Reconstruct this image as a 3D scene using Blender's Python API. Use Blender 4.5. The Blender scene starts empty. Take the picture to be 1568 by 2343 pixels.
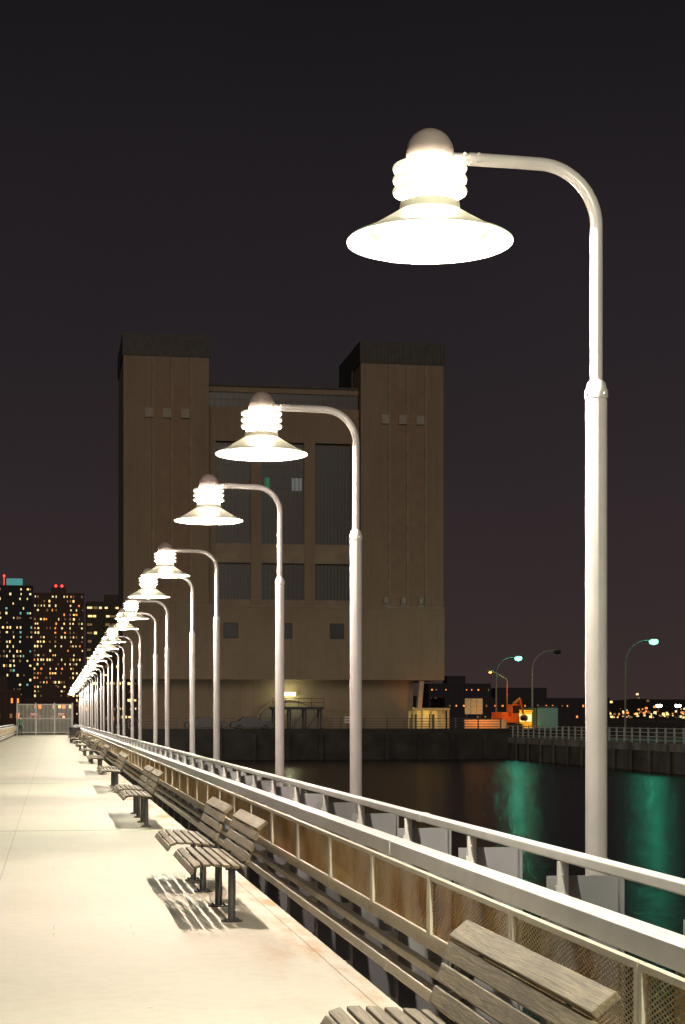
import bpy, bmesh, math, random
from mathutils import Vector, Matrix
random.seed(7)
scene = bpy.context.scene
COL = scene.collection

# ------------------------------------------------------------------ materials
def new_mat(name):
    m = bpy.data.materials.new(name); m.use_nodes = True
    nt = m.node_tree; b = nt.nodes['Principled BSDF']
    return m, nt, b
def ramp(nt, src, stops):
    r = nt.nodes.new('ShaderNodeValToRGB')
    el = r.color_ramp.elements
    while len(el) < len(stops): el.new(0.5)
    for e, (p, c) in zip(el, stops):
        e.position = p; e.color = (c[0], c[1], c[2], 1)
    nt.links.new(src, r.inputs[0]); return r.outputs[0]
def noise(nt, vec, scale, detail=4, rough=.55, dist=0):
    n = nt.nodes.new('ShaderNodeTexNoise'); n.inputs['Scale'].default_value = scale
    n.inputs['Detail'].default_value = detail; n.inputs['Roughness'].default_value = rough
    n.inputs['Distortion'].default_value = dist
    if vec: nt.links.new(vec, n.inputs['Vector'])
    return n.outputs['Fac']
def wpos(nt, scale=(1, 1, 1)):
    g = nt.nodes.new('ShaderNodeNewGeometry')
    mp = nt.nodes.new('ShaderNodeMapping'); mp.inputs['Scale'].default_value = scale
    nt.links.new(g.outputs['Position'], mp.inputs['Vector']); return mp.outputs[0]
def mixc(nt, fac, a, b, mode='MIX'):
    m = nt.nodes.new('ShaderNodeMix'); m.data_type = 'RGBA'; m.blend_type = mode
    for s, val in ((0, fac), (6, a), (7, b)):
        if isinstance(val, (int, float)): m.inputs[s].default_value = val
        elif isinstance(val, tuple): m.inputs[s].default_value = (*val, 1)
        else: nt.links.new(val, m.inputs[s])
    return m.outputs[2]
def math_n(nt, op, a, b=0.0, clamp=False):
    m = nt.nodes.new('ShaderNodeMath'); m.operation = op; m.use_clamp = clamp
    for s, val in ((0, a), (1, b)):
        if isinstance(val, (int, float)): m.inputs[s].default_value = val
        else: nt.links.new(val, m.inputs[s])
    return m.outputs[0]
def bump(nt, b, h, strength=.3, dist=.02):
    n = nt.nodes.new('ShaderNodeBump'); n.inputs['Strength'].default_value = strength
    n.inputs['Distance'].default_value = dist
    nt.links.new(h, n.inputs['Height']); nt.links.new(n.outputs[0], b.inputs['Normal'])
def simple(name, col, rough=.6, metal=0, var=.15, scale=6):
    m, nt, b = new_mat(name)
    p = wpos(nt)
    n = noise(nt, p, scale)
    lo = tuple(c * (1 - var) for c in col); hi = tuple(min(1, c * (1 + var)) for c in col)
    nt.links.new(ramp(nt, n, [(.3, lo), (.7, hi)]), b.inputs['Base Color'])
    b.inputs['Roughness'].default_value = rough; b.inputs['Metallic'].default_value = metal
    return m
def emis(name, col, st):
    m, nt, b = new_mat(name)
    b.inputs['Base Color'].default_value = (.02, .02, .02, 1)
    b.inputs['Emission Color'].default_value = (*col, 1)
    b.inputs['Emission Strength'].default_value = st
    return m

def m_paint(name, col, rustamt=.5, rough=.42):
    m, nt, b = new_mat(name)
    p = wpos(nt); n = noise(nt, p, 5, 6, .6)
    base = ramp(nt, n, [(.3, tuple(c * .86 for c in col)), (.7, col)])
    n2 = noise(nt, wpos(nt, (1, 1, 2.5)), 3.1, 8, .7)
    rmask = ramp(nt, n2, [(.66 - .1 * rustamt, (0, 0, 0)), (.78 - .08 * rustamt, (1, 1, 1))])
    c = mixc(nt, math_n(nt, 'MULTIPLY', rmask, .75 * rustamt), base, (.33, .17, .06))
    nt.links.new(c, b.inputs['Base Color']); b.inputs['Roughness'].default_value = rough
    bump(nt, b, noise(nt, p, 60, 3), .08, .004)
    return m
M_white = m_paint('white_rail_paint', (.66, .62, .57), .4)
M_cream = m_paint('cream_rusty_paint', (.60, .53, .40), .8)
M_lamp = m_paint('lamp_paint', (.44, .385, .365), .0, .28)
M_plate = m_paint('grey_plate_paint', (.24, .224, .226), .1)

def m_deck():
    m, nt, b = new_mat('deck_concrete')
    p = wpos(nt)
    n1 = noise(nt, p, .55, 6, .6); n2 = noise(nt, p, 9, 8, .65); n3 = noise(nt, p, 160, 2)
    base = ramp(nt, n1, [(.3, (.52, .46, .345)), (.7, (.62, .565, .44))])
    c = mixc(nt, .35, base, ramp(nt, n2, [(.3, (.46, .405, .31)), (.65, (.64, .59, .47))]))
    c = mixc(nt, .15, c, ramp(nt, n3, [(.3, (.3, .27, .21)), (.7, (.75, .7, .6))]))
    sp = nt.nodes.new('ShaderNodeSeparateXYZ'); g = nt.nodes.new('ShaderNodeNewGeometry')
    nt.links.new(g.outputs['Position'], sp.inputs[0]); X, Y = sp.outputs[0], sp.outputs[1]
    edge = math_n(nt, 'MULTIPLY', math_n(nt, 'SUBTRACT', X, 1.25), 2.0, True)
    rn = ramp(nt, noise(nt, wpos(nt, (1.2, .28, 1)), 2.3, 7, .6), [(.46, (0, 0, 0)), (.62, (1, 1, 1))])
    c = mixc(nt, math_n(nt, 'MULTIPLY', math_n(nt, 'MULTIPLY', edge, rn), .8), c, (.44, .22, .055))
    gm = ramp(nt, noise(nt, wpos(nt, (1, .3, 1)), 1.1, 6, .6), [(.55, (0, 0, 0)), (.8, (1, 1, 1))])
    c = mixc(nt, math_n(nt, 'MULTIPLY', gm, .25), c, (.30, .27, .21))
    sv = nt.nodes.new('ShaderNodeTexVoronoi'); sv.inputs['Scale'].default_value = 1.6
    nt.links.new(wpos(nt), sv.inputs['Vector'])
    spots = math_n(nt, 'LESS_THAN', sv.outputs['Distance'], .026)
    c = mixc(nt, math_n(nt, 'MULTIPLY', spots, .35), c, (.12, .10, .08))
    def line(coord, period, off, half):
        a = math_n(nt, 'DIVIDE', math_n(nt, 'SUBTRACT', coord, off), period)
        d = math_n(nt, 'ABSOLUTE', math_n(nt, 'SUBTRACT', a, math_n(nt, 'ROUND', a)))
        return math_n(nt, 'LESS_THAN', d, half / period)
    def single(coord, at, half):
        d = math_n(nt, 'ABSOLUTE', math_n(nt, 'SUBTRACT', coord, at))
        return math_n(nt, 'LESS_THAN', d, half)
    wob = math_n(nt, 'MULTIPLY', noise(nt, wpos(nt), 2.5, 4), .02)
    Xw = math_n(nt, 'ADD', X, wob)
    j = math_n(nt, 'MULTIPLY', line(Y, 18.3, 25.15, .07), .65)
    j = math_n(nt, 'MAXIMUM', j, math_n(nt, 'MULTIPLY', single(Xw, -.5, .005), .45))
    j = math_n(nt, 'MAXIMUM', j, math_n(nt, 'MULTIPLY', single(Xw, 1.79, .005), .7))
    nick = math_n(nt, 'MULTIPLY', line(X, .585, .01, .003), line(Y, 5.6, 13.3, .34))
    gap = math_n(nt, 'SUBTRACT', 1.0, line(Y, 5.6, 13.3, .12))
    j = math_n(nt, 'MAXIMUM', j, math_n(nt, 'MULTIPLY', math_n(nt, 'MULTIPLY', nick, gap), .5))
    c = mixc(nt, j, c, (.13, .09, .06))
    nt.links.new(c, b.inputs['Base Color'])
    b.inputs['Roughness'].default_value = .8
    bump(nt, b, math_n(nt, 'SUBTRACT', noise(nt, p, 45, 6, .7), j), .25, .006)
    return m
M_deck = m_deck()

def m_wood():
    m, nt, b = new_mat('weathered_wood')
    tc = nt.nodes.new('ShaderNodeTexCoord'); mp = nt.nodes.new('ShaderNodeMapping')
    mp.inputs['Scale'].default_value = (16, .55, 16); nt.links.new(tc.outputs['Object'], mp.inputs[0])
    n = noise(nt, mp.outputs[0], 7, 7, .65, 1.2)
    c = ramp(nt, n, [(.28, (.045, .028, .014)), (.5, (.18, .135, .078)), (.72, (.34, .27, .17))])
    n2 = noise(nt, tc.outputs['Object'], 3.5, 5)
    c = mixc(nt, ramp(nt, n2, [(.4, (0, 0, 0)), (.7, (.5, .5, .5))]), c, (.11, .08, .05))
    nt.links.new(c, b.inputs['Base Color']); b.inputs['Roughness'].default_value = .75
    bump(nt, b, n, .5, .006)
    return m
M_wood = m_wood()
M_legs = simple('dark_galvanised_steel', (.06, .056, .053), .5, .2)

def m_rustmesh():
    m, nt, b = new_mat('rusty_wire_mesh')
    oi = nt.nodes.new('ShaderNodeObjectInfo')
    n = noise(nt, wpos(nt, (1, 1, 1.2)), 2.0, 4, .5)
    s = math_n(nt, 'ADD', n, math_n(nt, 'MULTIPLY', math_n(nt, 'SUBTRACT', oi.outputs['Random'], .5), .25))
    c = ramp(nt, s, [(.3, (.74, .60, .36)), (.5, (.66, .45, .19)), (.65, (.48, .26, .08)), (.8, (.26, .13, .05))])
    nt.links.new(c, b.inputs['Base Color']); b.inputs['Roughness'].default_value = .6
    return m
M_mesh = m_rustmesh()

def m_brick():
    m, nt, b = new_mat('tower_brick')
    tc = nt.nodes.new('ShaderNodeNewGeometry'); sp = nt.nodes.new('ShaderNodeSeparateXYZ'); cb = nt.nodes.new('ShaderNodeCombineXYZ')
    nt.links.new(tc.outputs['Position'], sp.inputs[0])
    nt.links.new(math_n(nt, 'ADD', sp.outputs[0], sp.outputs[1]), cb.inputs[0]); nt.links.new(sp.outputs[2], cb.inputs[1])
    br = nt.nodes.new('ShaderNodeTexBrick'); nt.links.new(cb.outputs[0], br.inputs['Vector'])
    br.inputs['Scale'].default_value = 1.3
    br.inputs['Color1'].default_value = (.29, .213, .143, 1); br.inputs['Color2'].default_value = (.25, .18, .12, 1)
    br.inputs['Mortar'].default_value = (.22, .175, .125, 1); br.inputs['Mortar Size'].default_value = .03
    c = mixc(nt, .5, br.outputs[0], ramp(nt, noise(nt, wpos(nt, (1, 1, .35)), .55, 8, .7), [(.3, (.21, .155, .105)), (.7, (.31, .23, .15))]))
    st = ramp(nt, noise(nt, wpos(nt, (2.2, 2.2, .06)), 1.2, 5, .6), [(.5, (0, 0, 0)), (.75, (.35, .35, .35))])
    c = mixc(nt, st, c, (.15, .115, .09))
    nt.links.new(c, b.inputs['Base Color']); b.inputs['Roughness'].default_value = .9
    return m
M_brick = m_brick()
M_stone = simple('pale_stone', (.275, .215, .152), .85, 0, .18, .9)
M_groove = simple('dark_panel_joint', (.17, .13, .092), .9, 0, .2, .9)
M_brick2 = simple('reddish_brick_panel', (.25, .175, .118), .9, 0, .1, 1.2)
M_stone2 = simple('pale_vent_stone', (.34, .295, .24), .85, 0, .15, 3)
M_cap = simple('dark_louvre_metal', (.05, .045, .043), .6, .2, .3, 2)
M_glass = simple('dark_glass', (.03, .03, .032), .3)
M_mull = simple('window_mullion', (.15, .125, .10), .5)
M_dark = simple('dark_steel', (.03, .028, .027), .6)
M_asph = simple('asphalt', (.05, .047, .045), .9, 0, .3, .4)
M_conc = simple('old_concrete', (.20, .18, .16), .9, 0, .4, .8)
M_dkconc = simple('bulkhead_concrete', (.028, .024, .021), .9, 0, .5, .6)
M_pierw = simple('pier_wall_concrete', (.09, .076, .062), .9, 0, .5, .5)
M_bA = simple('dark_apartment_wall', (.022, .020, .026), .8)
M_bB = simple('brown_apartment_wall', (.065, .036, .028), .8)
M_bC = simple('grey_apartment_wall', (.05, .038, .028), .8)
M_hill = simple('hill_soil', (.02, .015, .015), .95)
E_warm = emis('window_light_warm', (1, .64, .22), 1.9)
E_warm2 = emis('window_light_yellow', (1, .82, .38), 1.2)
E_teal = emis('window_light_teal', (.25, .9, .75), .6)
E_org = emis('window_light_orange', (1, .28, .05), 1.6)
E_dim = emis('window_light_dim', (.8, .42, .15), .25)
E_red = emis('beacon_red', (1, .03, .02), 6)
E_lamp = emis('lamp_core_glow', (1, .94, .76), 130)
E_lens = emis('lamp_lens_glow', (1, .95, .80), 7)
E_green = emis('green_mercury_glow', (.22, 1, .62), 3.5)
E_sod = emis('sodium_glow', (1, .3, .05), 6)
E_white = emis('flood_glow', (1, .93, .75), 25)
E_tube = emis('wall_lamp_glow', (.95, .95, .5), 9)
M_red = simple('sign_red', (.4, .05, .04), .5)
M_signw = simple('sign_white', (.7, .68, .62), .5)
M_gate = simple('gate_white_metal', (.36, .34, .28), .5)
M_yel = simple('booth_yellow', (.75, .45, .03), .5)
M_orange = simple('machine_orange', (.6, .16, .03), .5)
M_teal = simple('container_teal', (.2, .36, .33), .6)
M_creamw = simple('shed_cream', (.6, .48, .26), .7)

def m_water():
    m, nt, b = new_mat('river_water')
    b.inputs['Base Color'].default_value = (.002, .003, .004, 1)
    b.inputs['Roughness'].default_value = .19; b.inputs['IOR'].default_value = 1.33
    h = math_n(nt, 'ADD', noise(nt, wpos(nt, (.55, 1.3, 1)), 5.0, 4, .55, .3), math_n(nt, 'MULTIPLY', noise(nt, wpos(nt, (.3, .8, 1)), 1.5, 3), 1.0))
    bump(nt, b, h, .5, .10)
    return m
M_water = m_water()

# ------------------------------------------------------------------ mesh builder
class MB:
    def __init__(s): s.v = []; s.f = []; s.m = []; s.s = []
    def add(s, vs, fs, mat=0, smooth=False):
        o = len(s.v); s.v += [tuple(v) for v in vs]
        for f in fs:
            s.f.append([i + o for i in f]); s.m.append(mat); s.s.append(smooth)
        return s
    def box(s, x0, x1, y0, y1, z0, z1, mat=0):
        vs = [(x, y, z) for x in (x0, x1) for y in (y0, y1) for z in (z0, z1)]
        return s.add(vs, [(0, 1, 3, 2), (4, 6, 7, 5), (0, 4, 5, 1), (2, 3, 7, 6), (0, 2, 6, 4), (1, 5, 7, 3)], mat)
    def obox(s, c, size, M, mat=0):
        vs = []
        for x in (-.5, .5):
            for y in (-.5, .5):
                for z in (-.5, .5):
                    vs.append(Vector(c) + M @ Vector((x * size[0], y * size[1], z * size[2])))
        return s.add(vs, [(0, 1, 3, 2), (4, 6, 7, 5), (0, 4, 5, 1), (2, 3, 7, 6), (0, 2, 6, 4), (1, 5, 7, 3)], mat)
    def lathe(s, prof, c=(0, 0), n=32, mat=0, smooth=True):
        vs = []; fs = []
        for r, z in prof:
            for i in range(n):
                a = 2 * math.pi * i / n; vs.append((c[0] + r * math.cos(a), c[1] + r * math.sin(a), z))
        for k in range(len(prof) - 1):
            for i in range(n):
                j = (i + 1) % n; fs.append((k * n + i, k * n + j, (k + 1) * n + j, (k + 1) * n + i))
        return s.add(vs, fs, mat, smooth)
    def tube(s, path, r, n=12, mat=0, cap=True):
        path = [Vector(p) for p in path]; vs = []; fs = []
        rr = r if isinstance(r, (list, tuple)) else [r] * len(path)
        up = None
        for i, p in enumerate(path):
            d = (path[min(i + 1, len(path) - 1)] - path[max(i - 1, 0)]).normalized()
            if up is None:
                up = Vector((0, 1, 0)) if abs(d.y) < .9 else Vector((1, 0, 0))
            a = d.cross(up).normalized(); b = a.cross(d).normalized(); up = b
            for k in range(n):
                t = 2 * math.pi * k / n; vs.append(p + (a * math.cos(t) + b * math.sin(t)) * rr[i])
        for i in range(len(path) - 1):
            for k in range(n):
                j = (k + 1) % n; fs.append((i * n + k, i * n + j, (i + 1) * n + j, (i + 1) * n + k))
        s.add(vs, fs, mat, True)
        if cap:
            o = len(s.v) - len(vs)
            s.f.append([o + k for k in range(n)]); s.m.append(mat); s.s.append(False)
            s.f.append([o + (len(path) - 1) * n + k for k in range(n)]); s.m.append(mat); s.s.append(False)
        return s
    def mesh(s, name, mats):
        me = bpy.data.meshes.new(name); me.from_pydata(s.v, [], s.f)
        for m in mats: me.materials.append(m)
        for p, mi, sm in zip(me.polygons, s.m, s.s): p.material_index = mi; p.use_smooth = sm
        bm = bmesh.new(); bm.from_mesh(me); bmesh.ops.recalc_face_normals(bm, faces=bm.faces[:]); bm.to_mesh(me); bm.free()
        me.set_sharp_from_angle(angle=math.radians(40))
        return me
    def obj(s, name, mats, parent=None, loc=(0, 0, 0), bevel=0, label=None, kind=None):
        o = bpy.data.objects.new(name, s.mesh(name, mats if isinstance(mats, list) else [mats])); COL.objects.link(o)
        o.location = loc
        if parent: o.parent = parent
        if bevel:
            bv = o.modifiers.new('bevel', 'BEVEL'); bv.width = bevel; bv.segments = 2; bv.limit_method = 'ANGLE'
        if label: o['label'] = label
        if kind: o['kind'] = kind
        return o
def thing(name, label, cat, loc=(0, 0, 0), group=None, rot=0):
    e = bpy.data.objects.new(name, None); COL.objects.link(e); e.location = loc; e.rotation_euler[2] = rot
    e['label'] = label; e['category'] = cat; e.empty_display_size = .2
    if group: e['group'] = group
    return e
def copy_thing(root, loc, label=None, rot=None):
    r = root.copy(); COL.objects.link(r); r.location = loc
    if rot is not None: r.rotation_euler[2] = rot
    if label: r['label'] = label
    def rec(src, dst):
        for ch in [c for c in src.children]:
            k = ch.copy(); COL.objects.link(k); k.parent = dst; rec(ch, k)
    rec(root, r); return r

# ------------------------------------------------------------------ world
w = bpy.data.worlds.new('World'); scene.world = w; w.use_nodes = True
nt = w.node_tree; bg = nt.nodes['Background']
tc = nt.nodes.new('ShaderNodeTexCoord'); sp = nt.nodes.new('ShaderNodeSeparateXYZ')
nt.links.new(tc.outputs['Generated'], sp.inputs[0])
sky = ramp(nt, sp.outputs[2], [(0, (.043, .028, .026)), (.07, (.034, .0235, .0245)), (.2, (.0215, .0168, .0195)), (.38, (.0105, .009, .0108)), (1, (.006, .005, .007))])
sn = noise(nt, tc.outputs['Generated'], 2.2, 4)
sky = mixc(nt, 1.0, sky, ramp(nt, sn, [(.25, (.88, .88, .88)), (.75, (1.1, 1.1, 1.1))]), 'MULTIPLY')
nt.links.new(sky, bg.inputs[0]); bg.inputs[1].default_value = 1

city_glow = bpy.data.lights.new('Sun', 'SUN'); city_glow.energy = .60; city_glow.angle = math.radians(25); city_glow.color = (1, .84, .68)  # directional lamp added as night-time city glow, brightens the tower
so = bpy.data.objects.new('city_glow', city_glow); COL.objects.link(so)
so.rotation_euler = Vector((.12, 1, -.3)).to_track_quat('-Z', 'Y').to_euler()

# ------------------------------------------------------------------ setting sheets
g = MB(); g.add([(-4000, -200, -2.5), (4000, -200, -2.5), (4000, 6000, -2.5), (-4000, 6000, -2.5)], [(0, 1, 2, 3)])
g.obj('water', M_water, kind='structure')
g = MB(); g.box(-3000, 3000, 172, 5500, -2.9, .3)
g.obj('ground', M_asph, kind='structure')
g = MB(); g.box(4.5, 60, 170.2, 171.99, -2.9, .55); g.box(4.5, 60, 169.8, 170.2, -2.9, .1)
for i in range(12): g.box(6 + i * 3.3, 6.4 + i * 3.3, 169.4, 169.8, -2.9, .0)
o = g.obj('bulkhead_wall', M_dkconc)
o['label'] = 'dark concrete bulkhead wall along the river bank'; o['category'] = 'wall'

g = MB()
g.box(-3.35, 1.9, -3, 171.9, -.28, 0)
g.box(-3.1, 1.7, -3, 171.9, -.7, -.281, 1)
g.box(2.2, 2.62, -3, 171.9, -.95, -.7, 1); g.box(-4.07, -3.65, -3, 171.9, -.95, -.7, 1)
for i in range(29):
    y = i * 6
    g.box(-4.0, 2.55, y - .2, y + .2, -1.3, -.951, 1)
    for x in (-3.3, -.7, 1.8): g.lathe([(.25, -1.301), (.25, -3)], (x, y), 12, 1)
g.obj('pier_deck', [M_deck, M_dkconc], kind='structure', bevel=0)

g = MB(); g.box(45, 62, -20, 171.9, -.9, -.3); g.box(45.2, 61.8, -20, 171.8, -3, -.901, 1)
for i in range(40): g.box(44.86, 44.99, 3 + i * 4.3, 3.35 + i * 4.3, -3, -.35, 1)
g.obj('side_pier', [M_conc, M_pierw], kind='structure')

# ------------------------------------------------------------------ railing
PITCH = 1.63
def post_mb(dy=0, g=None):
    g = g or MB(); y = dy
    g.box(2.068, 2.38, y - .006, y + .006, -.699, .93, 0)
    g.box(2.053, 2.068, y - .04, y + .04, -.699, .79, 1)
    g.box(2.38, 2.394, y - .05, y + .05, -.699, .94, 0)
    g.box(2.11, 2.155, y - .028, y - .0065, .79, .992, 1)
    g.box(2.098, 2.1095, y - .040, y + .02, .83, .89, 1)
    g.tube([(2.135, y - .05, .85), (2.135, y - .0285, .85)], .014, 8, 1)
    g.tube([(2.135, y - .045, .94), (2.135, y - .0285, .94)], .011, 8, 1)
    g.box(1.9905, 2.0525, y - .02, y + .02, .40, .45, 1)
    g.box(1.9825, 2.0525, y - .02, y + .02, .265, .305, 1)
    g.box(1.9825, 2.0525, y - .02, y + .02, .13, .19, 1)
    g.box(1.9, 2.0525, y - .03, y + .03, -.2, -.1, 1)
    return g
def panel_mb(dy=0, g=None):
    g = g or MB(); W = PITCH - .012; H = .30; z0 = .468
    y0 = dy + .006; y1 = y0 + W
    x = 1.925
    for (a, b, c, d) in ((y0, y1, z0, z0 + .024), (y0, y1, z0 + H, z0 + H + .024), (y0, y0 + .035, z0 + .0241, z0 + H - .0001), (y1 - .035, y1, z0 + .0241, z0 + H - .0001)):
        g.box(x - .018, x + .012, a, b, c, d, 1)
    za, zb = z0 + .024, z0 + H; ya, yb = y0 + .035, y1 - .035
    sl = .42; st = .048
    for sgn in (1, -1):
        c = ya - (zb - za) / sl
        while c < yb:
            p = []
            for zz in (za, zb):
                t = (zz - za) / sl if sgn > 0 else (zb - zz) / sl
                p.append([c + t, zz])
            (a0, b0), (a1, b1) = p
            if a0 > a1: a0, b0, a1, b1 = a1, b1, a0, b0
            m = (b1 - b0) / (a1 - a0)
            if a0 < ya: b0 += m * (ya - a0); a0 = ya
            if a1 > yb: b1 += m * (yb - a1); a1 = yb
            if a1 - a0 > .01:
                d = Vector((0, a1 - a0, b1 - b0)); L = d.length; ang = math.atan2(b1 - b0, a1 - a0)
                g.obox((x + .0013 * sgn, (a0 + a1) / 2, (b0 + b1) / 2), (.0024, L, .0056), Matrix.Rotation(ang, 3, 'X'), 0)
            c += st
    return g
def build_railing(label, loc, rot, ys, extra):
    R = thing('railing', label, 'railing', loc, None, rot)
    sgn = -1 if rot else 1
    lo, hi = min(ys + extra) - .8, max(ys + extra) + PITCH
    if rot: lo, hi = -hi, -lo
    def rail(name, x0, x1, z0, z1, mat, sleeve=True, bev=.006):
        g = MB(); g.box(x0, x1, lo, hi, z0, z1)
        if sleeve:
            y = lo + 2.0
            while y < hi:
                g.box(x0 - .003, x1 + .003, y, y + .11, z0 - .003, z1 + .003); y += PITCH * 4
        g.obj(name, mat, R, bevel=bev)
    rail('top_rail', 2.118, 2.180, .993, 1.040, M_white, bev=.008)
    rail('main_rail', 1.94, 2.0525, .800, .885, M_white, bev=.004)
    rail('lower_rail', 1.925, 1.99, .40, .4645, M_cream)
    rail('middle_rail', 1.93, 1.982, .262, .312, M_cream, sleeve=False)
    rail('bottom_rail', 1.92, 1.982, .125, .195, M_cream)
    pm = post_mb().mesh('post', [M_plate, M_white]); fm = panel_mb().mesh('mesh_panel', [M_mesh, M_cream])
    for y in ys:
        for nm, me in (('post', pm), ('mesh_panel', fm)):
            o = bpy.data.objects.new(nm, me); COL.objects.link(o); o.parent = R
            o.location = (0, sgn * y - (0 if not rot else (PITCH if nm == 'mesh_panel' else 0)), 0)
    if extra:
        g = MB(); h = MB()
        for y in extra: post_mb(sgn * y, g); panel_mb(sgn * y - (PITCH if rot else 0), h)
        g.obj('far_post', [M_plate, M_white], R, kind='stuff'); h.obj('far_mesh_panel', [M_mesh, M_cream], R, kind='stuff')
    return R
Y0 = 7.165 - 3 * PITCH
ally = [Y0 + i * PITCH for i in range(102)]
build_railing('white steel pier railing with rusty wire mesh panels', (0, 0, 0), 0, ally[:100], ally[100:])
ly = [Y0 + i * PITCH for i in range(22, 102)]
build_railing('white steel railing along the open edge of the pier', (-1.45, 0, 0), math.pi, ly, [])

# ------------------------------------------------------------------ lamps
def lamp_light(col, e):
    L = bpy.data.lights.new('lamp_light', 'POINT'); L.energy = e; L.color = col; L.shadow_soft_size = .03
    return L
LV = [lamp_light((1, .94, .80), 740), lamp_light((1, .86, .78), 700), lamp_light((.93, .98, .78), 740)]
HX = -.78
lamp = thing('street_lamp', 'white bell-shaped pier lamp on curved pole, lit', 'street lamp', (0, 0, 0), 'lamps along the pier railing')
g = MB(); g.lathe([(.0, -.699), (.11, -.699), (.11, -.68), (.050, -.68), (.050, 3.06), (.054, 3.062), (.054, 3.10), (.048, 3.108), (.042, 3.135), (.031, 3.145)], n=32)
for k in range(4):
    a = k * math.pi / 2 + .4; g.tube([(.053 * math.cos(a), .053 * math.sin(a), 3.08), (.062 * math.cos(a), .062 * math.sin(a), 3.08)], .006, 6)
g.obj('pole', M_lamp, lamp)
path = [(0, 0, 3.13), (0, 0, 3.5), (0, 0, 3.86)]
R_ = .27; zt = 4.125
for k in range(1, 15):
    a = k / 14 * math.pi / 2; path.append((-R_ + R_ * math.cos(a), 0, zt - R_ + R_ * math.sin(a)))
path += [(-.42, 0, zt + .003), (-.60, 0, zt + .005)]
g = MB(); g.tube(path, .029, 20)
g.tube([(-.58, 0, zt + .005), (HX + .08, 0, zt + .005)], .025, 16)
for zz in (.02, -.012):
    g.tube([(-.56, -.035, zt + zz), (-.56, -.027, zt + zz)], .007, 8)
    g.tube([(-.625, -.031, zt + zz), (-.625, -.023, zt + zz)], .007, 8)
g.obj('arm', M_lamp, lamp)
prof = [(.108, 4.100), (.108, 4.147)]
for k in range(1, 13):
    a = k / 12 * math.pi / 2; prof.append((max(.108 * math.cos(a), .0005), 4.147 + .108 * math.sin(a)))
g = MB(); g.lathe(prof, (HX, 0), 40)
g.lathe([(.0005, 4.1), (.108, 4.1)], (HX, 0), 40)
M_capp = m_paint('lamp_cap_paint', (.30, .235, .21), 0, .5)
g.obj('lamp_cap', M_capp, lamp)
g = MB()
for z in (4.078, 4.026, 3.974):
    g.lathe([(.115, z + .013), (.155, z + .012), (.165, z + .008), (.169, z - .002), (.163, z - .012), (.115, z - .008)], (HX, 0), 48)
for k in range(4):
    a = k * math.pi / 2 + .7
    g.tube([(HX + .142 * math.cos(a), .142 * math.sin(a), 3.915), (HX + .142 * math.cos(a), .142 * math.sin(a), 4.099)], .006, 6)
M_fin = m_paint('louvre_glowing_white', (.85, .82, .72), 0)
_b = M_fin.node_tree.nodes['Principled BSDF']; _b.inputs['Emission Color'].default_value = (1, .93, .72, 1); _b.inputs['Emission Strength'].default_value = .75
g.obj('louvre', M_fin, lamp)
g = MB(); g.lathe([(.0005, 4.098), (.122, 4.097), (.122, 3.925), (.0005, 3.924)], (HX, 0), 32)
g.obj('lamp_core', E_lamp, lamp)
M_shade = m_paint('shade_cream', (.74, .68, .54), 0)
g = MB(); g.lathe([(.11, 3.922), (.134, 3.92), (.137, 3.885), (.20, 3.845), (.29, 3.79), (.366, 3.757), (.376, 3.750), (.374, 3.744), (.364, 3.748), (.288, 3.782), (.20, 3.836), (.12, 3.88), (.12, 3.90)], (HX, 0), 64)
g.obj('lamp_shade', M_shade, lamp)
g = MB(); g.lathe([(.118, 3.89), (.21, 3.826), (.24, 3.79), (.225, 3.765), (.17, 3.738), (.09, 3.722), (.0005, 3.718)], (HX, 0), 40)
g.obj('lamp_lens', E_lens, lamp)
lo_ = bpy.data.objects.new('lamp_light', LV[0]); COL.objects.link(lo_); lo_.parent = lamp; lo_.location = (HX, 0, 3.675)
lampD = [8.01, 14.35, 19.15, 26.5, 31.1, 37.9, 42.2, 49.6, 54.4, 60.8, 65.9, 72.6, 77.6, 84.4, 89.3, 96.2, 101, 107.9, 112.7, 119.7, 124.4, 131.5, 136, 143, 147.8, 155, 160]
lampY = [1.01369 * d - .409 for d in lampD]
lamp.location = (2.46, lampY[0], 0)
for i, y in enumerate(lampY[1:] + [lampY[0] - 4.6]):
    r = copy_thing(lamp, (2.46, y, 0), label=None)
    for c in r.children:
        if c.type == 'LIGHT': c.data = LV[(i * 2 + 1) % 3]

# ------------------------------------------------------------------ benches
bench = thing('park_bench', 'weathered wooden slat bench on steel legs, by the railing', 'bench', (0, 0, 0), 'benches along the pier railing')
BL = 1.84
def slats(lst, name):
    g = MB()
    for (x, z, wd, th, ang) in lst:
        dy = random.uniform(-.006, .006)
        g.obox((x, BL / 2 + dy, z), (wd, BL, th), Matrix.Rotation(math.radians(ang + random.uniform(-1, 1)), 3, 'Y'))
    return g.obj(name, M_wood, bench, bevel=.005)
slats([(1.040, .425, .050, .022, -56), (1.082, .462, .052, .022, -18), (1.154, .472, .054, .022, 0), (1.228, .470, .054, .022, 3), (1.302, .464, .054, .022, 5), (1.376, .457, .054, .022, 6), (1.440, .450, .040, .022, 6)], 'seat')
slats([(1.474, .520, .072, .026, -68), (1.504, .605, .072, .026, -69), (1.534, .690, .072, .026, -69), (1.580, .768, .098, .030, -38)], 'backrest')
for yy in (.36, BL - .36):
    g = MB()
    pts = [(1.052, .398), (1.09, .439), (1.149, .452), (1.232, .449), (1.301, .443), (1.43, .432), (1.490, .475), (1.523, .59), (1.557, .69), (1.595, .742)]
    g.tube([(x, yy, z) for x, z in pts], .011, 8)
    g.box(1.33, 1.43, yy - .05, yy + .05, .405, .434)
    g.obj('frame', M_legs, bench)
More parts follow.
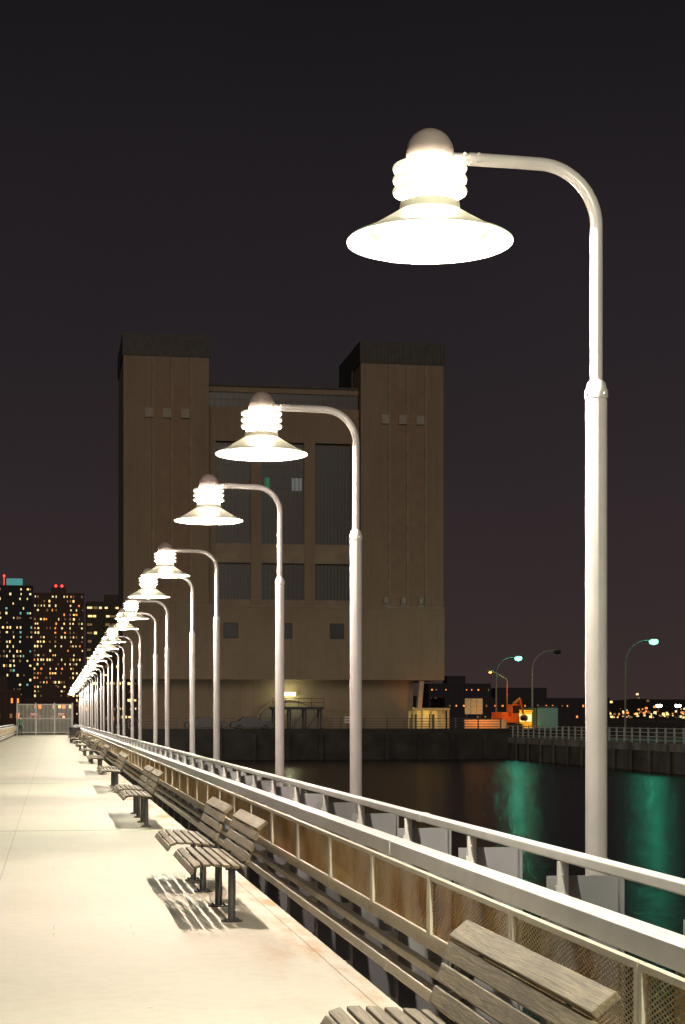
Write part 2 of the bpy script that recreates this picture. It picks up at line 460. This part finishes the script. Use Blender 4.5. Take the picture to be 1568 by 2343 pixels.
legm = MB(); legm.lathe([(.0005, 0), (.085, 0), (.085, .010), (.030, .012), (.030, .41)], n=18)
for k in range(4):
    a = k * math.pi / 2 + .78; legm.tube([(.065 * math.cos(a), .065 * math.sin(a), .010), (.065 * math.cos(a), .065 * math.sin(a), .026)], .008, 6)
lm = legm.mesh('leg', [M_legs])
for yy in (.36, BL - .36):
    o = bpy.data.objects.new('leg', lm); COL.objects.link(o); o.parent = bench; o.location = (1.38, yy, 0)
by = [4.85, 13.35, 15.75]
k = 25.5
while k < 150:
    by += [k, k + 2.4]; k += 12.0
bench.location = (0, by[0], 0)
for y in by[1:]: copy_thing(bench, (random.uniform(-.02, .02), y, 0))

# trash can
tcn = thing('trash_can', 'dark slatted metal trash can beside the railing', 'trash can', (1.42, 112.5, 0))
g = MB()
g.lathe([(.0005, .04), (.27, .04), (.29, .06), (.33, .95), (.34, .97), (.31, .97), (.27, .08)], n=24)
for k in range(24):
    a = k * math.pi / 12; g.tube([(.30 * math.cos(a), .30 * math.sin(a), .0), (.345 * math.cos(a), .345 * math.sin(a), .96)], .013, 6)
g.obj('bin_body', M_dark, tcn)
g = MB(); g.lathe([(.35, .97), (.35, 1.0), (.25, 1.08), (.12, 1.1), (.12, 1.06), (.33, .975)], n=24); g.obj('lid', M_dark, tcn)

# ------------------------------------------------------------------ gate
gt = thing('pier_gate', 'tall white barred gate closing the pier end', 'gate', (0, 169.5, 0))
g = MB()
for x in (-3.3, -1.55, .2, 1.9): g.box(x - .07, x + .07, -.07, .07, 0, 3.05)
for z in (.15, 1.5, 2.85): g.box(-3.3, 1.9, -.035, .035, z, z + .09)
g.obj('frame', M_gate, gt)
g = MB(); x = -3.2
while x < 1.85: g.box(x - .026, x + .026, -.0245, .0245, .22, 2.84); x += .125
g.obj('bars', M_gate, gt)
for sx in (-1.7, .85):
    g = MB(); g.box(sx - .35, sx + .35, -.06, -.036, 1.8, 2.1, 0); g.box(sx - .3, sx + .3, -.066, -.0605, 1.86, 1.91, 1); g.box(sx - .3, sx + .3, -.066, -.0605, 1.98, 2.04, 1)
    g.obj('sign', [M_red, M_signw], gt)

# ------------------------------------------------------------------ person
def person(loc, cols, label):
    J = {'pel': (0, 0, .95, .13), 'sp': (0, .0, 1.15, .12), 'ch': (0, 0, 1.36, .15), 'nk': (0, -.01, 1.52, .055), 'hd': (0, -.02, 1.63, .085), 'tp': (0, -.01, 1.72, .07),
         'hl': (.1, 0, .90, .095), 'kl': (.11, -.04, .50, .06), 'al': (.12, .03, .10, .042), 'fl': (.13, -.12, .04, .035),
         'hr': (-.1, 0, .90, .095), 'kr': (-.12, .03, .50, .06), 'ar': (-.13, .08, .10, .042), 'fr': (-.15, -.07, .04, .035),
         'sl': (.19, 0, 1.42, .06), 'el': (.25, .04, 1.14, .042), 'wl': (.24, -.06, .90, .03), 'ml': (.23, -.09, .82, .03),
         'sr': (-.19, 0, 1.42, .06), 'er': (-.25, .04, 1.14, .042), 'wr': (-.22, -.10, .92, .03), 'mr': (-.2, -.14, .85, .03)}
    E = 'pel-sp sp-ch ch-nk nk-hd hd-tp pel-hl hl-kl kl-al al-fl pel-hr hr-kr kr-ar ar-fr ch-sl sl-el el-wl wl-ml ch-sr sr-er er-wr wr-mr'.split()
    ks = list(J); me = bpy.data.meshes.new('sk'); me.from_pydata([J[q][:3] for q in ks], [[ks.index(a) for a in e.split('-')] for e in E], [])
    o = bpy.data.objects.new('tmp', me); COL.objects.link(o)
    o.modifiers.new('s', 'SKIN')
    for i, q in enumerate(ks):
        d = me.skin_vertices[0].data[i]; d.radius = (J[q][3], J[q][3] * (.75 if q in ('pel', 'sp', 'ch') else 1)); d.use_root = (q == 'pel')
    o.modifiers.new('u', 'SUBSURF').levels = 1
    dg = bpy.context.evaluated_depsgraph_get(); m2 = bpy.data.meshes.new_from_object(o.evaluated_get(dg)); bpy.data.objects.remove(o)
    for m in cols: m2.materials.append(m)
    for p in m2.polygons:
        z = p.center.z; ax = abs(p.center.x)
        p.use_smooth = True
        p.material_index = 0 if (z > 1.5 or (z < .9 and ax > .19 and z > .7)) else (1 if z > .93 else (3 if z < .1 else 2))
    P = bpy.data.objects.new('person', m2); COL.objects.link(P); P.location = loc; P['label'] = label; P['category'] = 'person'
    g = MB(); g.lathe([(.088, 1.66), (.094, 1.71), (.075, 1.765), (.04, 1.79), (.0005, 1.797)], (0, .0), 14)
    g.obj('hair', M_dark, P)
    return P
M_skin = simple('skin', (.45, .28, .2), .6); M_jk = simple('green_jacket', (.05, .14, .07), .8); M_tr = simple('dark_trousers', (.03, .03, .04), .8)
person((-2.75, 155, 0), [M_skin, M_jk, M_tr, M_dark], 'person in green jacket standing near the pier gate')

# ------------------------------------------------------------------ tower
T = thing('ventilation_tower', 'massive brown brick ventilation tower with twin blocks', 'building', (0, 188, .3))
g = MB()
for (a, b) in ((7.5, 16.65), (33.25, 42.5)):
    g.box(a, b, 0, 14, 13.5, 40.1)
    w_ = b - a
    for fr in (.33, .55, .77):
        g.box(a + w_ * fr - .04, a + w_ * fr + .04, -.03, -.001, 13.5, 40.05, 3)
        g.box(a + w_ * fr + .041, a + w_ * fr + .24, -.02, -.001, 13.5, 40.05, 1)
    for (p, q) in ((.37, .54), (.59, .76)):
        g.box(a + w_ * p, a + w_ * q, -.015, -.0005, 15, 37.2, 2)
g.box(16.651, 33.249, 2.1, 13.5, 13.5, 37.0)
for (a, b) in ((16.652, 17.5), (21.3, 22.5), (27.2, 28.4), (32.4, 33.248)): g.box(a, b, 1.3, 2.099, 13.5, 31.4)
g.box(16.652, 33.248, 1.32, 2.098, 31.401, 35.2)
g.box(16.652, 33.248, 1.6, 2.098, 36.8, 37.4)
for (a, b) in ((17.501, 21.299), (22.501, 27.199), (28.401, 32.399)):
    g.box(a, b, 1.4, 2.097, 18.2, 20.3, 1); g.box(a, b, 1.4, 2.097, 13.5, 14.2, 1)
g.box(7.42, 42.58, -.08, 14.1, 5.45, 13.3)
g.box(7.38, 42.62, -.16, 14.15, 13.301, 13.499, 1)
g.box(9.5, 39.6, 2.6, 13.5, 0, 5.449)
g.obj('wall', [M_brick, M_stone, M_brick2, M_groove], T)
g = MB()
for (a, b) in ((7.4, 16.75), (33.15, 42.6)):
    g.box(a, b, -.1, 14.1, 40.101, 42.5)
    x = a + .2
    while x < b: g.box(x - .05, x + .05, -.18, -.101, 40.2, 42.4); x += .42
g.box(16.81, 33.09, 1.4, 13.6, 37.401, 37.6)
g.box(33.0, 33.149, 4.5, 13.8, 36.8, 40.1)
g.obj('roof_cap', M_cap, T)
def tower_window(x0, x1, z0, z1, n, rows, y=1.9):
    g = MB(); g.box(x0, x1, y, y + .19, z0, z1, 0)
    for i in range(n + 1):
        x = x0 + .05 + (x1 - x0 - .1) * i / n; g.box(x - .035, x + .035, y - .1, y - .001, z0, z1, 1)
    for i in range(rows + 1):
        z = z0 + .05 + (z1 - z0 - .1) * i / rows; g.box(x0, x1, y - .06, y - .002, z - .012, z + .012, 1)
    return g.obj('window', [M_glass, M_mull], T)
for (a, b) in ((17.502, 21.298), (22.502, 27.198), (28.402, 32.398)):
    tower_window(a, b, 20.31, 31.39, 10, 9); tower_window(a, b, 14.21, 18.19, 10, 3)
o = tower_window(16.7, 33.2, 35.21, 36.79, 24, 2, 1.75); o.name = 'clerestory_window'
for c in (19.0, 24.9, 30.6):
    g = MB(); g.box(c - .8, c + .8, -.12, -.081, 9.9, 11.6, 1); g.box(c - .68, c + .68, -.16, -.121, 10.0, 11.5, 0); g.obj('small_window', [M_glass, M_cap], T)
for a in (7.5, 33.25):
    for k in range(3):
        cx = a + 2.7 + k * 1.95; g = MB(); g.box(cx - .42, cx + .42, -.20, -.035, 33.6, 34.5); g.box(cx - .46, cx + .46, -.24, -.036, 33.5, 33.59); g.obj('vent_cover', M_stone2, T)
for k in range(3):
    cx = 36 + k * 1.95; g = MB()
    g.box(cx - .3, cx + .3, -.30, -.01, 13.5, 13.8); g.lathe([(.0005, 13.8), (.3, 13.8), (.34, 14.2), (.34, 14.5), (.0005, 14.6)], (cx, -.42), 10)
    g.obj('floodlight_unit', M_stone2, T)
g = MB(); g.box(22.9, 23.5, 1.86, 1.898, 26.0, 27.6); g.obj('window_reflection', emis('green_reflection', (.05, .7, .3), .15), T)  # glowing pane imitates a green reflection in the tower glass
g = MB(); g.box(25.9, 27.0, 1.86, 1.898, 26.2, 27.6); g.obj('window_reflection', emis('white_reflection', (.6, .62, .62), .17), T)  # white reflection in the glass, also put in as a glowing pane
g = MB(); cx, r = 25.6, 3.9
n = 20; vs = []; fs = []
for i in range(n + 1):
    a = math.pi * i / n
    for rr in (r, r - .3):
        for yy in (2.2, 2.59): vs.append((cx + rr * math.cos(a), yy, .2 + rr * .85 * math.sin(a)))
for i in range(n):
    b = i * 4
    fs += [(b, b + 1, b + 5, b + 4), (b + 2, b + 6, b + 7, b + 3), (b, b + 4, b + 6, b + 2)]
g.add(vs, fs); g.obj('entrance_arch', M_brick, T)
g = MB(); g.box(cx - 3, cx - .4, 2.5, 2.59, .0, 2.5); g.box(cx + .4, cx + 3, 2.5, 2.59, .0, 2.5); g.obj('door', M_mull, T)
g = MB(); g.box(cx - .7, cx + .7, 1.9, 2.2, 3.75, 4.1, 0); g.obj('wall_lamp', E_tube, T)
def plight(loc, col, e, parent=None, rad=.2):
    L = bpy.data.lights.new('lamp_light', 'POINT'); L.energy = e; L.color = col; L.shadow_soft_size = rad
    o = bpy.data.objects.new('lamp_light', L); COL.objects.link(o); o.location = loc
    if parent: o.parent = parent
    return o
def spot(loc, target, col, e, ang=80, parent=None, name='quay_light'):
    L = bpy.data.lights.new(name, 'SPOT'); L.energy = e; L.color = col; L.shadow_soft_size = .1
    L.spot_size = math.radians(ang); L.spot_blend = .7
    o = bpy.data.objects.new(name, L); COL.objects.link(o); o.location = loc
    o.rotation_euler = (Vector(target) - Vector(loc)).to_track_quat('-Z', 'Y').to_euler()
    if parent: o.parent = parent
    return o
plight((cx, 1.2, 3.7), (.95, 1, .55), 130, T)
g = MB()
g.obox((39.95, .9, 2.75), (.5, .8, 5.3), Matrix.Rotation(math.radians(5), 3, 'Y'))
g.obj('overhang_bracket', M_stone2, T)
spot((40.6, -2.5, .5), (41.0, 1.8, 5.2), (1, .34, .05), 330, 90, T, 'bracket_light')

P = thing('loading_platform', 'dark steel framed platform in front of the tower', 'platform', (25.2, 181, .3))
g = MB()
for x in (-2.4, -.8, .8, 2.4):
    for y in (-1, 1): g.box(x - .1, x + .1, y - .1, y + .1, 0, 2.2)
g.box(-2.7, 2.7, -1.3, 1.3, 2.2, 2.45)
for x in (-1.6, 0, 1.6): g.obox((x, -1, 1.1), (.07, .07, 2.5), Matrix.Rotation(math.radians(35), 3, 'Y'))
g.obj('frame', M_dark, P)
g = MB()
for z in (2.9, 3.3): g.box(-2.7, 2.7, -1.3, -1.26, z, z + .05)
for x in (-2.7, -1.35, 0, 1.35, 2.66): g.box(x, x + .05, -1.3, -1.25, 2.45, 3.3)
g.obj('guard_rail', M_dark, P)
S = thing('notice_sign', 'small white notice sign on a post', 'sign', (30.4, 180, .3))
g = MB(); g.box(-.04, .04, 0, .05, 0, 1.4); g.obj('sign_post', M_dark, S)
g = MB(); g.box(-.28, .28, -.03, -.001, .8, 1.45, 0); g.box(-.2, .2, -.035, -.0305, 1.0, 1.08, 1); g.box(-.2, .2, -.035, -.0305, 1.2, 1.32, 1); g.obj('sign_board', [M_signw, M_red], S)

def fence(name, label, p0, p1, step, h, mat):
    p0 = Vector(p0); p1 = Vector(p1); d = p1 - p0; L = d.length; ang = math.atan2(d.y, d.x)
    F = thing(name, label, 'fence', p0, None, ang)
    g = MB()
    for z in (h, h * .72, h * .44, h * .18): g.box(0, L, -.03, .03, z - .03, z + .03)
    g.obj('rail', mat, F)
    n = int(L / step); pm = MB().box(-.06, .06, -.061, .061, 0, h + .06).mesh('post', [mat])
    for i in range(n + 1):
        o = bpy.data.objects.new('post', pm); COL.objects.link(o); o.parent = F; o.location = (i * L / n, 0, 0)
    return F
M_qf = simple('quay_fence_metal', (.08, .065, .055), .5)
fence('quay_fence', 'grey metal fence along the river bank', (5, 171.2, .55), (44.6, 171.2, .55), 2.2, 1.0, M_qf)
M_pf = simple('pier_fence_metal', (.42, .42, .38), .5)
fence('pier_fence', 'pale steel fence along the edge of the neighbouring pier', (45.3, 20, -.3), (45.3, 171, -.3), 1.9, 1.1, M_pf)

# ------------------------------------------------------------------ quay objects
def cobra(loc, hgt, reach, dirx, mat_e, label, light=None, pole=M_mull):
    S = thing('street_light', label, 'street light', loc, 'street lights on the quay')
    pts = [(0, 0, 0), (0, 0, hgt * .75)]
    for k in range(1, 9):
        a = k / 8 * math.pi / 2 * .93
        pts.append((dirx * reach * .85 * (1 - math.cos(a)), 0, hgt * .75 + hgt * .25 * math.sin(a)))
    pts.append((dirx * reach, 0, hgt))
    g = MB(); g.tube(pts, [.10] * 2 + [.055] * (len(pts) - 2), 8); g.lathe([(.0005, .3), (.2, .3), (.2, 0)], n=10); g.obj('pole', pole, S)
    g = MB(); g.tube([(dirx * (reach - .15), 0, hgt + .02), (dirx * (reach + .1), 0, hgt + .06), (dirx * (reach + .55), 0, hgt + .06), (dirx * (reach + .8), 0, hgt)], [.06, .15, .17, .08], 10); g.obj('lamp_housing', M_mull, S)
    g = MB(); xs = dirx * (reach + .38)
    g.lathe([(.32, hgt + .05), (.42, hgt - .12), (.34, hgt - .32), (.0005, hgt - .42)], (xs, 0), 12); g.obj('lamp_lens', mat_e, S)
    if light: plight((xs, 0, hgt - .85), light[0], light[1], S, .3)
    return S
GREEN = (.05, 1, .6)
cobra((45.9, 178, .3), 7.7, 2.0, 1, E_green, 'curved street light glowing green on the quay', (GREEN, 270))
cobra((49.2, 146, -.3), 8.7, 2.2, 1, E_green, 'curved street light glowing green on the neighbouring pier', (GREEN, 250))
cobra((52.6, 188, .3), 8.8, 2.5, 1, M_glass, 'unlit curved street light on the quay', pole=M_stone2)
S = thing('street_light', 'street light with glowing orange sodium lamp', 'street light', (47.6, 180, .3), 'street lights on the quay')
g = MB(); g.tube([(0, 0, 0), (0, 0, 5.2), (-.1, 0, 5.45), (-1.5, 0, 6.2)], [.07, .06, .05, .05], 8); g.obj('pole', M_orange, S)
g = MB(); g.tube([(-1.45, 0, 6.18), (-1.6, 0, 6.25), (-2.1, 0, 6.3), (-2.3, 0, 6.25)], [.06, .14, .15, .06], 10); g.obj('lamp_housing', M_mull, S)
g = MB(); g.lathe([(.17, 6.2), (.18, 6.12), (.1, 6.04), (.0005, 6.02)], (-1.85, 0), 12); g.obj('lamp_lens', E_sod, S)
spot((-1.85, 0, 5.9), (-1.2, .6, 0), (1, .27, .03), 420, 130, S, 'lamp_light')
spot((47.0, 171.5, 2.6), (47.3, 180, 2.2), (1, .30, .04), 420, 70)

B = thing('billboard', 'pale blank board lifted on two posts', 'billboard', (43.7, 179, .3))
g = MB(); g.box(-.8, -.7, 0, .1, 0, 3.3); g.box(.7, .8, 0, .1, 0, 3.3); g.obj('posts', M_dark, B)
g = MB(); g.box(-.95, .95, -.08, -.001, 1.7, 3.35, 0)
for x in (-.32, .32): g.box(x - .02, x + .02, -.095, -.0805, 1.75, 3.3, 1)
g.obj('board', [M_creamw, M_mull], B)
spot((43.7, 176.2, 1.2), (43.7, 179, 2.9), (1, .8, .35), 45, 70)

ex = thing('excavator', 'orange tracked excavator parked on the quay', 'excavator', (46.4, 176, .3), rot=.5)
g = MB()
for y in (-.8, .8):
    g.tube([(-1.2, y - .2, .35), (-1.2, y + .2, .35)], .35, 14); g.tube([(1.2, y - .2, .35), (1.2, y + .2, .35)], .35, 14); g.box(-1.2, 1.2, y - .19, y + .19, .02, .69)
g.obj('track', M_dark, ex)
g = MB(); g.box(-1.3, 1.2, -.85, .85, .8, 1.5); g.box(-1.3, -.3, -.8, .8, 1.501, 1.9); g.obj('body', M_orange, ex, bevel=.06)
g = MB(); g.box(.1, 1.1, -.85, -.05, 1.502, 2.7, 0); g.box(.15, 1.05, -.87, -.851, 1.8, 2.6, 1); g.obj('cab', [M_orange, M_glass], ex, bevel=.03)
g = MB(); g.tube([(.9, .3, 1.4), (1.6, .3, 2.9), (2.3, .3, 3.3)], [.2, .22, .15], 8); g.tube([(2.3, .3, 3.3), (2.9, .3, 1.4)], [.15, .1], 8); g.obj('boom', M_orange, ex)
g = MB(); g.tube([(2.9, .0, 1.3), (2.9, .6, 1.3)], .3, 8); g.obj('bucket', M_dark, ex)

bt = thing('guard_booth', 'small yellow guard booth with windows', 'booth', (49.4, 180, .3))
g = MB(); g.box(-.75, .75, -.7, .7, 0, 2.0, 0); g.box(-.85, .85, -.8, .8, 2.001, 2.15, 0); g.obj('body', M_yel, bt, bevel=.02)
for sx in (-.38, .38):
    g = MB(); g.box(sx - .28, sx + .28, -.73, -.701, .9, 1.7); g.obj('window', E_warm2, bt)
spot((49.4, 176.0, 2.4), (49.4, 180, 1.3), (1, .62, .08), 520, 50)
ct = thing('shipping_container', 'teal ribbed shipping container with open frame', 'container', (52.3, 184, .3))
g = MB(); g.box(-1.2, 1.2, -3, 3, .1, 2.4)
for k in range(9): g.box(-1.1 + k * .26, -.98 + k * .26, -3.05, -3.001, .15, 2.35)
g.obj('body', M_teal, ct)
g = MB()
for x in (-1.24, 1.14): g.box(x, x + .1, -3.1, -3.0505, 0, 2.6)
g.box(-1.24, 1.24, -3.1, -3.0505, 2.41, 2.6); g.obj('frame', M_dark, ct)
sh = thing('quay_shelter', 'cream shelter with columns, lit from inside', 'shelter', (39, 179.5, .3))
g = MB(); g.box(-2, 2, -1.2, 1.2, 2.1, 2.35); g.obj('roof', M_creamw, sh)
g = MB()
for x in (-1.85, -.95, 0, .95, 1.85): g.box(x - .1, x + .1, -1.1, -.9, 0, 2.099)
g.obj('columns', M_creamw, sh)
g = MB(); g.box(-2, 2, .9, 1.1, 0, 2.099, 0)
for x in (-1.4, .5): g.box(x - .3, x + .3, .86, .899, .1, 1.7, 1)
g.obj('back_wall', [M_creamw, M_cap], sh)
spot((0, -.8, 2.0), (0, 1.0, .6), (1, .72, .22), 110, 140, sh, 'shelter_light')
spot((38.5, 175, .6), (38.8, 179.5, 2.0), (1, .55, .12), 70, 90)
ow = MB(); ow.box(-2.2, 2.2, -.15, .15, 0, 1.0); ow.box(-2.25, 2.25, -.2, .2, 1.001, 1.12)
o = ow.obj('quay_wall', M_creamw, None, (43.6, 173.6, .3)); o['label'] = 'low orange-lit masonry wall on the quay'; o['category'] = 'wall'
spot((43.0, 171.6, 2.4), (43.2, 173.6, .8), (1, .26, .03), 330, 120)

M_car = simple('dark_car_paint', (.03, .03, .035), .3)
def car(loc, label, rot=0):
    C = thing('parked_car', label, 'car', loc, 'cars parked by the tower', rot)
    prof = [(-2.2, .3), (-2.25, .7), (-2.1, .88), (-1.5, .95), (-.95, 1.4), (.35, 1.43), (1.05, .98), (1.95, .85), (2.2, .65), (2.2, .3)]
    g = MB(); n = len(prof); vs = []
    for y, k in ((-.85, 1), (.85, 1)): vs += [(x, y * (1 if z < 1 else .82), z) for x, z in prof]
    fs = [(i, (i + 1) % n, n + (i + 1) % n, n + i) for i in range(n)] + [tuple(range(n)), tuple(range(2 * n - 1, n - 1, -1))]
    g.add(vs, fs); g.obj('body', M_car, C, bevel=.04)
    wm = MB(); wm.tube([(0, -.1, 0), (0, .1, 0)], .32, 16); me = wm.mesh('wheel', [M_dark])
    for x in (-1.35, 1.35):
        for y in (-.82, .82):
            o = bpy.data.objects.new('wheel', me); COL.objects.link(o); o.parent = C; o.location = (x, y, .32)
    for sg in (-1, 1):
        g = MB(); yy = sg * .80; g.add([(-1.25, yy, 1.0), (-.85, yy * .93, 1.32), (.3, yy * .93, 1.34), (.8, yy, 1.0)], [(0, 1, 2, 3)]); g.obj('side_window', M_glass, C)
    g = MB(); g.box(2.2, 2.22, -.75, -.45, .6, .72); g.box(2.2, 2.22, .45, .75, .6, .72); g.obj('headlight', M_signw, C)
for x in (15.6, 20.3): car((x, 179.5, .3), 'dark parked sedan in front of the brick tower')

# ------------------------------------------------------------------ skyline
def block(name, label, x0, x1, y, z1, cols, rows, prob, mats, wall, ww=.5, wh=.5, z0=.3, extra=None, depth=20):
    Bd = thing(name, label, 'building', ((x0 + x1) / 2, y, z0), 'apartment buildings across the road')
    W = x1 - x0; H = z1 - z0
    g = MB(); g.box(-W / 2, W / 2, 0, depth, 0, H)
    g.box(-W / 2 - .2, W / 2 + .2, -.2, depth + .2, H + .001, H + .8)
    for c in range(cols + 1):
        x = -W / 2 + W * c / cols; g.box(x - .12, x + .12, -.35, -.001, 0, H)
    g.box(-W * .15, W * .15, depth * .3, depth * .7, H + .801, H + 4); g.obj('wall', wall, Bd)
    g = MB()
    cw = W / cols; ch = H / rows
    for i in range(cols):
        cp = random.uniform(.4, 1.6)
        for j in range(rows):
            if random.random() < prob * cp:
                cx = -W / 2 + cw * (i + .5); cz = ch * (j + .5)
                w2 = cw * ww / 2 * random.choice((1.1, .8, .6)); h2 = ch * wh / 2 * random.choice((1, .8, .7))
                sh_ = random.choice((-.15, 0, .15)) * cw
                g.box(cx - w2 + sh_, cx + w2 + sh_, -.08, -.001, cz - h2, cz + h2, random.randrange(len(mats)))
    g.obj('lit_windows', mats, Bd, kind='stuff')
    if extra: extra(Bd, W, H)
    return Bd
def topA(B, W, H):
    g = MB(); g.box(-2, 6, 2, 10, H + .81, H + 4.4); g.obj('roof_house', emis('teal_roof_glow', (.12, .62, .6), .42), B)
    g = MB(); g.lathe([(.0005, H + 6.6), (.5, H + 6.2), (.5, H + 5.6), (.0005, H + 5.1)], (-3.2, 5), 8); g.box(-3.3, -3.1, 4.9, 5.1, H + .8, H + 5.2); g.obj('beacon', E_red, B)
def topB(B, W, H):
    g = MB()
    for x in (-1.4, 1.6): g.lathe([(.0005, H + 5.6), (.6, H + 5.2), (.6, H + 4.6), (.0005, H + 4.1)], (x, 9), 8)
    g.obj('beacon', E_red, B)
mixA = [E_warm, E_warm2, E_warm2, E_teal, E_dim, E_dim]; mixB = [E_warm, E_warm2, E_org, E_dim, E_warm2, E_dim]
block('apartment_tower', 'dark high-rise with scattered lit windows and teal rooftop', -32, -9.9, 900, 68, 13, 28, .32, mixA, M_bA, .5, .5, extra=topA)
block('apartment_tower', 'brown high-rise with many warm lit windows, red beacons', -9.2, 15.5, 880, 63, 17, 28, .44, mixB, M_bB, .52, .5, extra=topB)
block('apartment_block', 'mid-rise apartment block with rows of yellow windows', 13.5, 34, 700, 47, 9, 14, .6, [E_warm2, E_dim, E_warm, E_dim], M_bC, .8, .3)
block('low_building', 'low brick building with orange lit ground floor', -16, -7.5, 420, 7.5, 6, 2, .7, [E_org, E_dim], M_bB, .5, .4, depth=10)
block('low_building', 'low brick building with orange lit ground floor', -6.8, 5.5, 460, 6, 8, 2, .8, [E_org, E_warm, E_dim], M_bB, .5, .4, depth=10)
block('low_building', 'low brick building with orange lit ground floor', 6.5, 16, 440, 5, 6, 2, .7, [E_org, E_dim], M_bC, .5, .4, depth=10)
block('low_building', 'low waterfront building with small orange lights', 152, 178, 700, 15, 12, 4, .5, [E_org, E_dim], M_bA, .25, .2)
block('low_building', 'low waterfront building with small orange lights', 180, 196, 720, 10, 10, 3, .6, [E_org, E_dim, E_warm], M_bA, .2, .2)
block('low_building', 'long low shed with orange lights', 118, 170, 520, 7, 22, 2, .5, [E_org, E_org, E_dim], M_bA, .2, .2)

g = MB(); N = 160; vs = []; fs = []
rs = random.Random(3); ph = [rs.uniform(0, 6) for _ in range(8)]
for i in range(N + 1):
    x = -600 + 2400 * i / N
    h = 24 + 5 * math.sin(x / 190 + ph[0]) + 3 * math.sin(x / 61 + ph[1]) + 1.5 * math.sin(x / 23 + ph[2]) + rs.uniform(-.8, .8)
    vs += [(x, 1500, .2), (x, 1560, h * .6), (x, 1650, h), (x, 1900, h * .8), (x, 2100, 0)]
for i in range(N):
    for k in range(4): fs.append((i * 5 + k, i * 5 + 5 + k, i * 5 + 6 + k, i * 5 + 1 + k))
g.add(vs, fs, 0, True); g.obj('hill', M_hill, kind='structure')
g = MB()
for i in range(460):
    x = rs.uniform(300, 800); z = 2 + abs(rs.gauss(0, 8)); y = 1497
    if i % 2 == 0: x = rs.uniform(340, 720); z = rs.uniform(2, 8); y = 1477
    s = rs.choice((.35, .5, .7, .9))
    g.box(x - s, x + s, y - s, y + s, z - s, z + s, rs.randrange(4))
g.obj('distant_shore_lights', [E_org, E_warm, E_dim, E_warm2], kind='stuff')
for (x, yy, z) in ((211, 590, 5), (218, 590, 5)):
    F = thing('floodlight_mast', 'floodlight mast with bright white lamps', 'floodlight', (x, yy, .3), 'floodlights on the far quay')
    g = MB(); g.tube([(0, 0, 0), (0, 0, z)], .15, 8); g.box(-.9, .9, -.1, .1, z, z + .2); g.obj('mast', M_dark, F)
    for sx in (-.6, .6):
        g = MB(); g.lathe([(.0005, z + .1), (.5, z + .3), (.5, z + .9), (.0005, z + 1.1)], (sx, -.6), 10); g.obj('flood_lamp', E_white, F)

# ------------------------------------------------------------------ camera
cam = bpy.data.cameras.new('Camera'); co = bpy.data.objects.new('Camera', cam); COL.objects.link(co)
co.location = (0, 0, 1.6); co.rotation_euler = (math.radians(90), 0, math.radians(-9.43))
cam.sensor_fit = 'HORIZONTAL'; cam.sensor_width = 36; cam.lens = 4000 / 1568 * 36
cam.shift_y = 471.5 / 1568; cam.clip_start = .1; cam.clip_end = 9000
scene.camera = co
scene.view_settings.view_transform = 'Standard'; scene.view_settings.look = 'None'; scene.view_settings.exposure = 0
